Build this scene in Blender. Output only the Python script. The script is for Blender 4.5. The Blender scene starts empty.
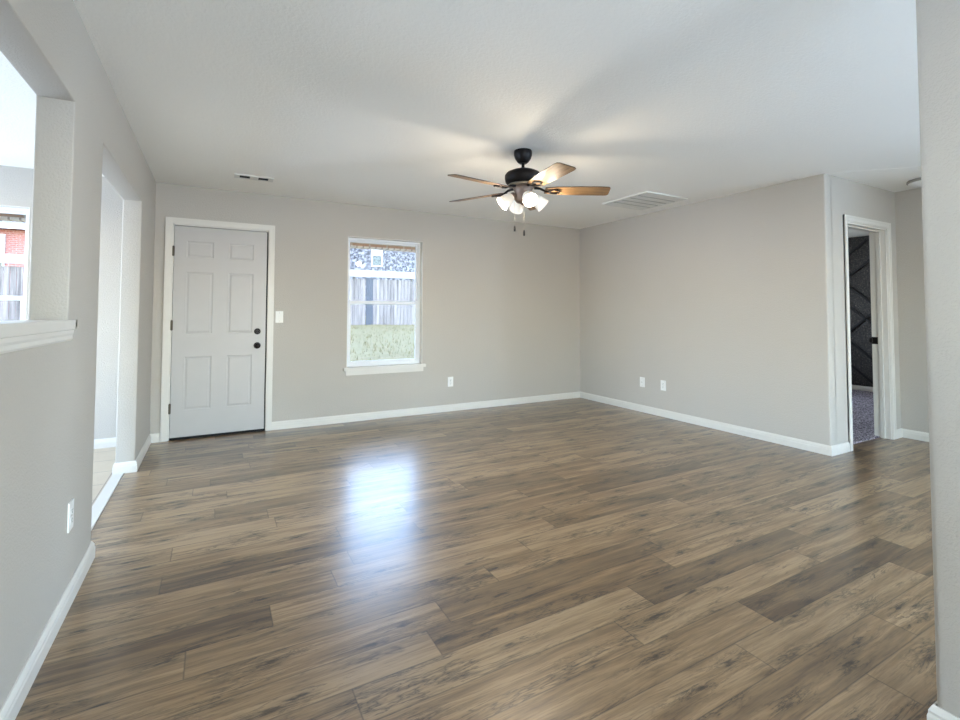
import bpy, bmesh, math, random
from mathutils import Vector, Matrix
PI = math.pi
sc = bpy.context.scene
col = sc.collection
random.seed(7)

# ------------------------------------------------------------------ camera
FPX, CY = 480.92, 295.73
YAW, PITCH, ROLL = 0.5027, 0.0356, 0.0025
cam_d = bpy.data.cameras.new('camera')
cam = bpy.data.objects.new('camera', cam_d); col.objects.link(cam)
cam_d.sensor_fit = 'HORIZONTAL'; cam_d.sensor_width = 36.0
cam_d.lens = 36.0 * FPX / 960.0
cam_d.shift_y = -(360 - CY) / 960.0
cam_d.clip_start = 0.02; cam_d.clip_end = 200
F = Vector((math.sin(YAW) * math.cos(PITCH), math.cos(YAW) * math.cos(PITCH), math.sin(PITCH)))
Rr = Vector((math.cos(YAW), -math.sin(YAW), 0)); Uu = Rr.cross(F)
R2 = Rr * math.cos(ROLL) + Uu * math.sin(ROLL)
U2 = -Rr * math.sin(ROLL) + Uu * math.cos(ROLL)
m = Matrix((R2, U2, -F)).transposed().to_4x4()
m.translation = (0, 0, 1.2151)
cam.matrix_world = m
sc.camera = cam

# ------------------------------------------------------------------ world, sun, daylight, exposure
w = bpy.data.worlds.new('sky'); sc.world = w; w.use_nodes = True
nt = w.node_tree; nt.nodes.clear()
wo = nt.nodes.new('ShaderNodeOutputWorld'); bg = nt.nodes.new('ShaderNodeBackground')
sky = nt.nodes.new('ShaderNodeTexSky'); sky.sky_type = 'NISHITA'; sky.sun_disc = False
sky.sun_elevation = math.radians(52); sky.sun_rotation = math.radians(200)
sky.air_density = 1.2; sky.dust_density = 0.6
bg.inputs['Strength'].default_value = 1.9
nt.links.new(sky.outputs[0], bg.inputs[0]); nt.links.new(bg.outputs[0], wo.inputs[0])

sun_d = bpy.data.lights.new('sun', 'SUN'); sun_d.energy = 0.8; sun_d.angle = 0.01
sun_d.color = (1, .95, .88)
sun = bpy.data.objects.new('sun', sun_d); col.objects.link(sun)
sun.rotation_euler = Vector((0.35, 0.75, -1.0)).to_track_quat('-Z', 'Y').to_euler()

glow_d = bpy.data.lights.new('added_sky_glow', 'SUN'); glow_d.energy = 2.7; glow_d.angle = math.radians(75)  # second broad sun lamp, added to strengthen window light on the floor
glow_d.color = (.72, .80, 1.0)
glow = bpy.data.objects.new('added_sky_glow', glow_d); col.objects.link(glow)
glow.rotation_euler = Vector((0.12, -1.0, -0.68)).to_track_quat('-Z', 'Y').to_euler()

def area(name, loc, direction, sx, sy, power, color):
    d = bpy.data.lights.new(name, 'AREA'); d.shape = 'RECTANGLE'; d.size = sx; d.size_y = sy
    d.energy = power; d.color = color
    o = bpy.data.objects.new(name, d); col.objects.link(o); o.location = loc
    o.rotation_euler = Vector(direction).to_track_quat('-Z', 'Z').to_euler()
    return o
# area lamps added as daylight: unseen patio door, kitchen, dining side and bedroom windows
area('unseen_patio_daylight', (0.67, -3.2, 1.0), (0, 1, .3), 1.9, 2.0, 50, (.40, .66, 1.0))
area('added_kitchen_daylight', (2.36, -3.2, 1.1), (0, 1, .3), .85, 1.5, 60, (.60, .78, 1.0))
area('added_kitchen_side_daylight', (6.3, -1.6, 1.0), (-1, .1, .3), 1.6, 1.6, 340, (.46, .69, 1.0))
area('added_dining_daylight', (-3.95, 3.9, 1.2), (1, -.2, .15), 2.2, 1.7, 230, (.52, .70, 1.0))
area('added_bedroom_daylight', (7.4, 5.72, 1.4), (0, -1, 0), 1.3, 1.2, 70, (.85, .92, 1.0))

vs = sc.view_settings
vs.view_transform = 'Standard'; vs.look = 'None'; vs.gamma = 1; vs.use_curve_mapping = False
vs.exposure = 0.32

# ------------------------------------------------------------------ materials
def s2l(c):
    return tuple(((v / 255) / 12.92 if v / 255 <= .04045 else ((v / 255 + .055) / 1.055) ** 2.4) for v in c) + (1,)
class NT:
    def __init__(s, name):
        s.m = bpy.data.materials.new(name); s.m.use_nodes = True
        s.t = s.m.node_tree; s.b = s.t.nodes['Principled BSDF']
    def n(s, k, **kw):
        x = s.t.nodes.new(k)
        for a, v in kw.items(): setattr(x, a, v)
        return x
    def l(s, a, b): s.t.links.new(a, b)
    def math(s, op, a, b=None, c=None):
        x = s.n('ShaderNodeMath', operation=op)
        for i, v in enumerate((a, b, c)):
            if v is None: continue
            if isinstance(v, (int, float)): x.inputs[i].default_value = v
            else: s.l(v, x.inputs[i])
        return x.outputs[0]
    def noise(s, vec, scale, detail=2, rough=.5, dist=0):
        x = s.n('ShaderNodeTexNoise'); x.inputs['Scale'].default_value = scale
        x.inputs['Detail'].default_value = detail; x.inputs['Roughness'].default_value = rough
        x.inputs['Distortion'].default_value = dist
        if vec is not None: s.l(vec, x.inputs['Vector'])
        return x.outputs['Fac']
    def ramp(s, fac, pts):
        x = s.n('ShaderNodeValToRGB'); e = x.color_ramp.elements
        while len(e) < len(pts): e.new(.5)
        for i, (p, c) in enumerate(pts):
            e[i].position = p; e[i].color = c if len(c) == 4 else tuple(c) + (1,)
        s.l(fac, x.inputs[0]); return x.outputs[0]
    def mix(s, fac, a, b, blend='MIX'):
        x = s.n('ShaderNodeMix', data_type='RGBA', blend_type=blend)
        for i, v in ((0, fac), (6, a), (7, b)):
            if isinstance(v, (int, float)): x.inputs[i].default_value = v
            elif isinstance(v, tuple): x.inputs[i].default_value = v
            else: s.l(v, x.inputs[i])
        return x.outputs[2]
    def pos(s): return s.n('ShaderNodeNewGeometry').outputs['Position']
    def objc(s): return s.n('ShaderNodeTexCoord').outputs['Object']
    def bump(s, h, strength, dist):
        x = s.n('ShaderNodeBump'); x.inputs['Strength'].default_value = strength
        x.inputs['Distance'].default_value = dist; s.l(h, x.inputs['Height'])
        s.l(x.outputs[0], s.b.inputs['Normal'])
    def set(s, **kw):
        for k, v in kw.items():
            s.b.inputs[k.replace('_', ' ')].default_value = v
        return s

def simple(name, c, rough=.5, metal=0.0, var=.06, bump=0.0, bscale=200, **kw):
    t = NT(name); c = s2l(c)
    f = t.noise(t.objc(), 9, 3)
    lo = tuple(v * (1 - var) for v in c[:3]) + (1,); hi = tuple(min(1, v * (1 + var)) for v in c[:3]) + (1,)
    t.l(t.ramp(f, [(.3, lo), (.7, hi)]), t.b.inputs['Base Color'])
    t.set(Roughness=rough, Metallic=metal)
    if bump: t.bump(t.noise(t.objc(), bscale, 2), bump, .002)
    for k, v in kw.items(): t.b.inputs[k.replace('_', ' ')].default_value = v
    return t.m

def paint(name, c, scale, strength, rough=.7, dist=.004):
    t = NT(name); c = s2l(c); p = t.pos()
    f = t.noise(p, 1.3, 2)
    lo = tuple(v * .98 for v in c[:3]) + (1,)
    t.l(t.ramp(f, [(.3, lo), (.7, c)]), t.b.inputs['Base Color'])
    t.set(Roughness=rough)
    a = t.noise(p, scale, 3, .6, .4)
    b = t.ramp(a, [(.42, (0, 0, 0)), (.60, (1, 1, 1))])
    t.bump(b, strength, dist)
    return t.m

M = {}
M['wall'] = paint('wall_paint', (189, 182, 171), 105, .27)
M['ceil'] = paint('ceiling_paint', (248, 245, 237), 60, .25)
M['trim'] = simple('white_trim', (220, 215, 205), .35, var=.01)
M['door'] = simple('white_door', (188, 184, 179), .38, var=.01)
M['vinyl'] = simple('window_vinyl', (228, 230, 232), .3, var=.01)
M['plate'] = simple('plastic_plate', (234, 232, 226), .35, var=.01)
M['slot'] = simple('dark_slot', (40, 38, 36), .6)
M['shadow'] = simple('black_rubber_and_shade', (14, 14, 14), .8)  # black rubber seals; also the painted shade of the ceiling duct
M['bronze'] = simple('dark_bronze', (26, 22, 21), .42, .6, var=.15)
M['lit_bronze'] = simple('lamp_lit_bronze', (138, 118, 104), .45, .3, var=.2)  # bronze painted lighter for the lamp glow on fitter, collars and arms
M['brass'] = simple('antique_hinge', (96, 88, 76), .4, .8)
M['nickel'] = simple('chain_metal', (190, 184, 172), .3, .9)
M['registr'] = simple('register_white', (222, 220, 212), .4, var=.01)
M['plate_grey'] = simple('grille_bar', (170, 168, 160), .5, var=.02)
M['siding'] = simple('white_siding', (168, 172, 176), .6)
M['concrete'] = simple('concrete', (150, 150, 148), .9, var=.2)

def blade_mat():
    t = NT('fan_blade_wood'); o = t.objc()
    mp = t.n('ShaderNodeMapping'); mp.inputs['Scale'].default_value = (2.5, 30, 10); t.l(o, mp.inputs[0])
    f = t.noise(mp.outputs[0], 2.0, 5, .6, .6)
    c = t.ramp(f, [(.25, s2l((92, 68, 44))), (.5, s2l((140, 108, 72))), (.75, s2l((166, 136, 98)))])
    t.l(c, t.b.inputs['Base Color']); t.set(Roughness=.4)
    return t.m
M['blade'] = blade_mat()
M['blade_edge'] = simple('fan_blade_edge', (64, 48, 38), .5)

def shade_mat():
    t = NT('frosted_lit_glass')
    t.l(t.ramp(t.noise(t.objc(), 30, 2), [(.3, (.85, .82, .76)), (.7, (.9, .88, .82))]), t.b.inputs['Base Color'])
    t.set(Roughness=.5)
    t.b.inputs['Emission Color'].default_value = (1, .84, .62, 1)
    t.b.inputs['Emission Strength'].default_value = .20
    return t.m
M['shade'] = shade_mat()
def bulb_mat():
    t = NT('lit_bulb'); t.set(Base_Color=(1, .95, .85, 1)) if False else None
    t.b.inputs['Emission Color'].default_value = (1, .9, .74, 1)
    t.b.inputs['Emission Strength'].default_value = 2.2
    return t.m
M['bulb'] = bulb_mat()

def glass_mat():
    t = NT('window_glass')
    g = t.n('ShaderNodeBsdfGlossy'); g.inputs['Roughness'].default_value = .02
    tr = t.n('ShaderNodeBsdfTransparent'); tr.inputs['Color'].default_value = (.95, .97, .98, 1)
    lw = t.n('ShaderNodeFresnel'); lw.inputs['IOR'].default_value = 1.45
    mx = t.n('ShaderNodeMixShader'); t.l(lw.outputs[0], mx.inputs[0]); t.l(tr.outputs[0], mx.inputs[1]); t.l(g.outputs[0], mx.inputs[2])
    out = t.t.nodes['Material Output']; t.l(mx.outputs[0], out.inputs['Surface'])
    return t.m
M['glass'] = glass_mat()

def floor_mat():
    t = NT('oak_vinyl_plank')
    uvn = t.n('ShaderNodeUVMap'); uvn.uv_map = 'plank'
    at = t.n('ShaderNodeAttribute'); at.attribute_name = 'tone'   # r: tone, g: random, b: random
    sep = t.n('ShaderNodeSeparateColor'); t.l(at.outputs['Color'], sep.inputs[0])
    tone, ra, rb = sep.outputs[0], sep.outputs[1], sep.outputs[2]
    su = t.n('ShaderNodeSeparateXYZ'); t.l(uvn.outputs[0], su.inputs[0])
    u, v = su.outputs[0], su.outputs[1]
    def vec(a, b, c):
        x = t.n('ShaderNodeCombineXYZ')
        for i, k in enumerate((a, b, c)):
            if isinstance(k, (int, float)): x.inputs[i].default_value = k
            else: t.l(k, x.inputs[i])
        return x.outputs[0]
    off = t.math('MULTIPLY', ra, 37.0); off2 = t.math('MULTIPLY', rb, 53.0)
    # long wavy distortion of the grain
    warp = t.noise(vec(t.math('MULTIPLY', u, 2.2), t.math('MULTIPLY', v, 6.0), off), 1.0, 3, .55)
    vw = t.math('ADD', v, t.math('MULTIPLY', t.math('SUBTRACT', warp, .5), .035))
    gcoarse = t.noise(vec(t.math('MULTIPLY', u, 1.6), t.math('MULTIPLY', vw, 22.0), off), 1.0, 4, .6, .5)
    gfine = t.noise(vec(t.math('MULTIPLY', u, 9.0), t.math('MULTIPLY', vw, 210.0), off), 1.0, 3, .65)
    gmid = t.noise(vec(t.math('MULTIPLY', u, 3.5), t.math('MULTIPLY', vw, 70.0), off2), 1.0, 3, .6)
    # knots: stretched voronoi, distance warped
    kw = t.noise(vec(t.math('MULTIPLY', u, 16.0), t.math('MULTIPLY', v, 45.0), off2), 1.0, 3, .6)
    kd = t.math('MULTIPLY', t.math('SUBTRACT', kw, .5), .22)
    vo = t.n('ShaderNodeTexVoronoi', feature='F1', voronoi_dimensions='2D'); vo.inputs['Scale'].default_value = 1.0
    vo.inputs['Randomness'].default_value = 1.0
    t.l(vec(t.math('ADD', t.math('ADD', t.math('MULTIPLY', u, 2.1), kd), off2), t.math('ADD', t.math('ADD', t.math('MULTIPLY', v, 8.5), t.math('MULTIPLY', kd, 1.0)), off), 0), vo.inputs['Vector'])
    mask = t.ramp(t.noise(vec(t.math('MULTIPLY', u, 4.0), t.math('MULTIPLY', v, 9.0), off), 1.0, 2), [(.36, (0, 0, 0)), (.50, (1, 1, 1))])
    kd2 = t.math('ADD', vo.outputs['Distance'], t.math('MULTIPLY', t.math('SUBTRACT', t.noise(vec(t.math('MULTIPLY', u, 22.0), t.math('MULTIPLY', v, 95.0), off2), 1.0, 3, .7), .5), .16))
    knot = t.ramp(kd2, [(0.015, (1, 1, 1)), (.05, (.75, .75, .75)), (.085, (.25, .25, .25)), (.26, (0, 0, 0))])
    knot = t.math('MULTIPLY', knot, t.math('ADD', .12, t.math('MULTIPLY', mask, .88)))
    # dark mineral cracks near the knots
    ck = t.noise(vec(t.math('MULTIPLY', u, 3.0), t.math('MULTIPLY', vw, 26.0), off2), 1.0, 5, .72, .6)
    crack = t.ramp(t.math('ABSOLUTE', t.math('SUBTRACT', ck, .5)), [(0.0, (1, 1, 1)), (.034, (0, 0, 0))])
    near = t.ramp(vo.outputs['Distance'], [(.10, (1, 1, 1)), (.52, (0, 0, 0))])
    crack = t.math('MULTIPLY', crack, near)
    light = s2l((170, 140, 104)); mid = s2l((129, 101, 69)); dark = s2l((76, 55, 36)); deep = s2l((30, 22, 16))
    g = t.math('ADD', t.math('MULTIPLY', gcoarse, .55), t.math('ADD', t.math('MULTIPLY', gmid, .25), t.math('MULTIPLY', gfine, .20)))
    g = t.math('ADD', g, t.math('MULTIPLY', t.math('SUBTRACT', tone, .5), .34))
    base = t.ramp(g, [(.33, dark), (.50, mid), (.66, light)])
    hue = t.mix(t.math('MULTIPLY', rb, .30), base, s2l((134, 110, 80)), 'MIX')
    c = t.mix(t.math('MULTIPLY', knot, .9), hue, deep)
    c = t.mix(t.math('MULTIPLY', crack, .75), c, deep)
    ck2 = t.noise(vec(t.math('MULTIPLY', u, 2.2), t.math('MULTIPLY', vw, 13.0), off), 1.0, 4, .75, .4)
    m2 = t.ramp(t.noise(vec(t.math('MULTIPLY', u, 2.4), t.math('MULTIPLY', v, 7.0), off2), 1.0, 2), [(.50, (0, 0, 0)), (.60, (1, 1, 1))])
    cr2 = t.math('MULTIPLY', t.ramp(t.math('ABSOLUTE', t.math('SUBTRACT', ck2, .5)), [(0.0, (1, 1, 1)), (.010, (.5, .5, .5)), (.05, (0, 0, 0))]), m2)
    c = t.mix(t.math('MULTIPLY', cr2, .8), c, deep)
    pore = t.ramp(gfine, [(.30, (1, 1, 1)), (.42, (0, 0, 0))])
    c = t.mix(t.math('MULTIPLY', pore, .45), c, s2l((84, 66, 50)))
    # bevelled joints: distance to plank edges
    W, L = PW, PL
    ev = t.math('MINIMUM', v, t.math('SUBTRACT', W, v)); eu = t.math('MINIMUM', u, t.math('SUBTRACT', L, u))
    e = t.math('MINIMUM', ev, eu)
    joint = t.ramp(e, [(0.0, (1, 1, 1)), (.0022, (0, 0, 0))])
    c = t.mix(t.math('MULTIPLY', joint, .6), c, deep)
    t.l(c, t.b.inputs['Base Color'])
    rr = t.math('ADD', .34, t.math('MULTIPLY', gfine, .10)); t.l(rr, t.b.inputs['Roughness'])
    t.b.inputs['Specular IOR Level'].default_value = .5
    t.b.inputs['Coat Weight'].default_value = .8; t.b.inputs['Coat Roughness'].default_value = .25
    h = t.math('SUBTRACT', t.math('MULTIPLY', gfine, .5), joint)
    t.bump(h, .10, .002)
    return t.m
PW, PL = .1529, 1.2195

def tile_mat():
    t = NT('beige_floor_tile')
    br = t.n('ShaderNodeTexBrick'); br.offset = 0; br.inputs['Scale'].default_value = 1
    br.inputs['Brick Width'].default_value = .33; br.inputs['Row Height'].default_value = .33
    br.inputs['Mortar Size'].default_value = .004
    br.inputs['Color1'].default_value = s2l((206, 190, 166)); br.inputs['Color2'].default_value = s2l((196, 180, 156))
    br.inputs['Mortar'].default_value = s2l((150, 138, 122)); p = t.pos(); t.l(p, br.inputs['Vector'])
    c = t.mix(t.noise(p, 9, 4), br.outputs[0], s2l((180, 160, 136)), 'MULTIPLY')
    c = t.mix(.7, c, br.outputs[0])
    t.l(c, t.b.inputs['Base Color']); t.set(Roughness=.4)
    return t.m
def carpet_mat():
    t = NT('speckled_carpet'); p = t.pos()
    f = t.noise(p, 55, 4, .8)
    t.l(t.ramp(f, [(.40, s2l((60, 52, 64))), (.5, s2l((128, 118, 128))), (.60, s2l((206, 198, 206)))]), t.b.inputs['Base Color'])
    t.set(Roughness=1.0); t.bump(f, .8, .01)
    return t.m
def accent_mat():
    t = NT('dark_paint_with_sheen'); p = t.pos()
    f = t.noise(p, 42, 3, .8)
    t.l(t.ramp(f, [(.38, s2l((26, 25, 27))), (.55, s2l((56, 52, 50))), (.70, s2l((112, 102, 94)))]), t.b.inputs['Base Color'])  # palest speckle puts sheen highlights into the colour
    t.set(Roughness=.36); t.bump(f, 1.0, .014)
    return t.m
def brick_mat(name, c1, c2, mort, axes='xz', vertical=False, speckle=False):
    t = NT(name)
    s = t.n('ShaderNodeSeparateXYZ'); t.l(t.pos(), s.inputs[0])
    cb = t.n('ShaderNodeCombineXYZ')
    ix = {'x': 0, 'y': 1, 'z': 2}
    t.l(s.outputs[ix[axes[0]]], cb.inputs[0]); t.l(s.outputs[ix[axes[1]]], cb.inputs[1])
    br = t.n('ShaderNodeTexBrick'); br.inputs['Scale'].default_value = 1
    if vertical:
        br.offset = 0; br.inputs['Brick Width'].default_value = .075; br.inputs['Row Height'].default_value = .4
    else:
        br.inputs['Brick Width'].default_value = .21; br.inputs['Row Height'].default_value = .075
    br.inputs['Mortar Size'].default_value = .008
    br.inputs['Color1'].default_value = s2l(c1); br.inputs['Color2'].default_value = s2l(c2); br.inputs['Mortar'].default_value = s2l(mort)
    t.l(cb.outputs[0], br.inputs['Vector'])
    sp = t.ramp(t.noise(t.pos(), 7.5, 2, .8), [(.44, s2l(c2)), (.50, s2l(c1)), (.60, s2l(mort))])
    c = t.mix(.85 if speckle else .15, br.outputs[0], sp)
    t.l(c, t.b.inputs['Base Color']); t.set(Roughness=.9)
    return t.m
def grass_mat():
    t = NT('lawn_grass'); p = t.pos()
    f = t.noise(p, 9, 6, .8); f2 = t.noise(p, 40, 3, .7)
    c = t.ramp(f, [(.32, s2l((92, 84, 52))), (.5, s2l((104, 95, 60))), (.66, s2l((132, 114, 84)))])
    c = t.mix(t.math('MULTIPLY', f2, .5), c, s2l((70, 64, 42)))
    t.l(c, t.b.inputs['Base Color']); t.set(Roughness=1.0); t.bump(f2, .8, .03)
    return t.m
def wood_fence_mat():
    t = NT('weathered_fence_wood'); p = t.pos()
    mp = t.n('ShaderNodeMapping'); mp.inputs['Scale'].default_value = (6.8, 1, .3); t.l(p, mp.inputs[0])
    f = t.noise(mp.outputs[0], 1.5, 4, .7)
    t.l(t.ramp(f, [(.3, s2l((60, 56, 55))), (.7, s2l((128, 121, 118)))]), t.b.inputs['Base Color'])
    t.set(Roughness=.9); return t.m
M['floor'] = floor_mat(); M['tile'] = tile_mat(); M['carpet'] = carpet_mat(); M['accent'] = accent_mat()
M['own_brick'] = brick_mat('tan_brick', (196, 150, 118), (206, 164, 134), (216, 200, 180), 'xz')
M['soldier'] = brick_mat('tan_soldier_brick', (250, 232, 218), (250, 238, 226), (176, 150, 132), 'xz', True)

M['grey_brick'] = brick_mat('grey_brick', (78, 78, 84), (26, 27, 33), (124, 124, 130), speckle=True)
M['red_brick'] = brick_mat('red_brick', (140, 84, 76), (112, 62, 58), (150, 130, 124))
M['grass'] = grass_mat(); M['fence'] = wood_fence_mat()
M['fence_blue'] = simple('blue_grey_board', (52, 56, 64), .8, var=.15)
M['cap'] = simple('pale_cap_board', (128, 126, 126), .8, var=.1)
M['shingle'] = simple('roof_shingle', (96, 94, 96), .9, var=.3)
M['pane_dark'] = simple('dark_window_pane', (20, 34, 46), .08)
M['pane_pale'] = simple('pale_blind_pane', (150, 160, 166), .3)
M['leaf'] = simple('shrub_leaf', (86, 104, 72), .8, var=.35)

# ------------------------------------------------------------------ mesh helpers
def bx(bm, x0, x1, y0, y1, z0, z1, mi=0):
    vs_ = [bm.verts.new(p) for p in ((x0, y0, z0), (x1, y0, z0), (x1, y1, z0), (x0, y1, z0), (x0, y0, z1), (x1, y0, z1), (x1, y1, z1), (x0, y1, z1))]
    fs = [bm.faces.new([vs_[i] for i in q]) for q in ((3, 2, 1, 0), (4, 5, 6, 7), (0, 1, 5, 4), (1, 2, 6, 5), (2, 3, 7, 6), (3, 0, 4, 7))]
    for f in fs: f.material_index = mi
    return fs
def bev(bm, r, seg=2, ang=40):
    es = [e for e in bm.edges if len(e.link_faces) == 2 and e.calc_face_angle(0) > math.radians(ang)]
    if es: bmesh.ops.bevel(bm, geom=es, offset=r, segments=seg, profile=.5, affect='EDGES', clamp_overlap=True)
def obj(name, bm, mats, parent=None, loc=(0, 0, 0), rot=None, smooth=False):
    me = bpy.data.meshes.new(name); bmesh.ops.recalc_face_normals(bm, faces=bm.faces[:])
    bm.to_mesh(me); bm.free()
    o = bpy.data.objects.new(name, me); col.objects.link(o)
    for mm in (mats if isinstance(mats, (list, tuple)) else [mats]): me.materials.append(mm)
    o.location = loc
    if rot: o.rotation_euler = rot
    if parent: o.parent = parent
    if smooth:
        for p in me.polygons: p.use_smooth = True
        try: me.set_sharp_from_angle(angle=math.radians(38))
        except Exception: pass
    return o
def boxobj(name, lim, mat, parent=None, r=0, seg=2):
    bm = bmesh.new(); bx(bm, *lim)
    if r: bev(bm, r, seg)
    return obj(name, bm, mat, parent, smooth=bool(r))
def struct(o): o['kind'] = 'structure'; return o
def lathe(bm, prof, n=32, cx=0, cy=0, mi=0, cap=True):
    rings = []
    for r, z in prof:
        if r < 1e-5: rings.append([bm.verts.new((cx, cy, z))])
        else: rings.append([bm.verts.new((cx + r * math.cos(2 * PI * i / n), cy + r * math.sin(2 * PI * i / n), z)) for i in range(n)])
    for a, b in zip(rings, rings[1:]):
        for i in range(n):
            j = (i + 1) % n
            q = [a[i % len(a)], a[j % len(a)], b[j % len(b)], b[i % len(b)]]
            u = []
            for v in q:
                if v not in u: u.append(v)
            if len(u) > 2: bm.faces.new(u).material_index = mi
def tube(bm, pts, r, n=8):
    pts = [Vector(p) for p in pts]; rings = []
    for i, p in enumerate(pts):
        d = (pts[min(i + 1, len(pts) - 1)] - pts[max(i - 1, 0)]).normalized()
        a = d.cross(Vector((0, 0, 1)) if abs(d.z) < .9 else Vector((1, 0, 0))).normalized(); b = d.cross(a)
        rr = r[i] if isinstance(r, (list, tuple)) else r
        rings.append([bm.verts.new(p + (a * math.cos(2 * PI * k / n) + b * math.sin(2 * PI * k / n)) * rr) for k in range(n)])
    for a, b in zip(rings, rings[1:]):
        for k in range(n): bm.faces.new((a[k], a[(k + 1) % n], b[(k + 1) % n], b[k]))
    bm.faces.new(rings[0][::-1]); bm.faces.new(rings[-1])
def wallmesh(bm, axis, c0, c1, u0, u1, z0, z1, holes=(), rb=0.0, bevel_ends=(False, False)):
    """A wall slab across `axis` ('x' or 'y') from c0 to c1, running u0..u1, with holes (ua,ub,za,zb) whose edges are rounded by rb."""
    us = sorted({u0, u1} | {h[0] for h in holes} | {h[1] for h in holes})
    zs = sorted({z0, z1} | {h[2] for h in holes} | {h[3] for h in holes})
    us = [u for u in us if u0 <= u <= u1]; zs = [z for z in zs if z0 <= z <= z1]
    V = {}
    def P(i, j, s):
        k = (i, j, s)
        if k not in V:
            c = (c0, c1)[s]
            V[k] = bm.verts.new((c, us[i], zs[j]) if axis == 'x' else (us[i], c, zs[j]))
        return V[k]
    def solid(i, j):
        if not (0 <= i < len(us) - 1 and 0 <= j < len(zs) - 1): return False
        um, zm = (us[i] + us[i + 1]) / 2, (zs[j] + zs[j + 1]) / 2
        return not any(h[0] < um < h[1] and h[2] < zm < h[3] for h in holes)
    sel = []
    for i in range(len(us) - 1):
        for j in range(len(zs) - 1):
            if not solid(i, j): continue
            for s in (0, 1): bm.faces.new((P(i, j, s), P(i + 1, j, s), P(i + 1, j + 1, s), P(i, j + 1, s)))
            for (di, dj, a, b) in ((-1, 0, (i, j), (i, j + 1)), (1, 0, (i + 1, j), (i + 1, j + 1)), (0, -1, (i, j), (i + 1, j)), (0, 1, (i, j + 1), (i + 1, j + 1))):
                if not solid(i + di, j + dj): bm.faces.new((P(*a, 0), P(*b, 0), P(*b, 1), P(*a, 1)))
    bmesh.ops.recalc_face_normals(bm, faces=bm.faces[:])
    if rb:
        es = []
        for e in bm.edges:
            if len(e.link_faces) != 2 or e.calc_face_angle(0) < 1: continue
            p, q = e.verts[0].co, e.verts[1].co
            ax = 1 if axis == 'x' else 0
            zlow = min(p.z, q.z) <= z0 + 1e-4 and max(p.z, q.z) <= z0 + 1e-4
            ztop = min(p.z, q.z) >= z1 - 1e-4
            if zlow or ztop: continue
            if abs(p[ax] - q[ax]) < 1e-5 and abs(p.z - q.z) > 1e-5:
                if abs(p[ax] - u0) < 1e-4 and not bevel_ends[0]: continue
                if abs(p[ax] - u1) < 1e-4 and not bevel_ends[1]: continue
            if abs((c0 if abs(p[1 - ax] - c0) < 1e-5 else c1) - p[1 - ax]) > 1e-4: continue
            if abs(p[1 - ax] - q[1 - ax]) > 1e-5: continue
            es.append(e)
        bmesh.ops.bevel(bm, geom=es, offset=rb, segments=4, profile=.5, affect='EDGES', clamp_overlap=True)
def sweep(bm, path, prof):
    """Sweep a profile [(out, z)] along a floor polyline; 'out' is to the left of travel."""
    pts = [Vector((p[0], p[1])) for p in path]; rings = []
    for i, p in enumerate(pts):
        d0 = (pts[i] - pts[i - 1]).normalized() if i else (pts[1] - pts[0]).normalized()
        d1 = (pts[i + 1] - pts[i]).normalized() if i < len(pts) - 1 else d0
        n0, n1 = Vector((-d0.y, d0.x)), Vector((-d1.y, d1.x))
        nn = (n0 + n1); nn = nn / max(nn.dot(n0), .2)
        rings.append([bm.verts.new((p.x + nn.x * o, p.y + nn.y * o, z)) for o, z in prof])
    k = len(prof)
    for a, b in zip(rings, rings[1:]):
        for j in range(k): bm.faces.new((a[j], a[(j + 1) % k], b[(j + 1) % k], b[j]))
    bm.faces.new(rings[0][::-1]); bm.faces.new(rings[-1])

# ------------------------------------------------------------------ room shell
XL, XR, D, YC, H = -.5142, 4.6406, 5.4272, 2.1985, 2.44
XLB = XL - .122           # dining side of the left wall
XC, YCOL = 1.849, .62     # near wall on the right of the camera
XH = 5.97                 # end of the hall
XD = -3.6; YS = -3.0; XE = 8.9

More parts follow.
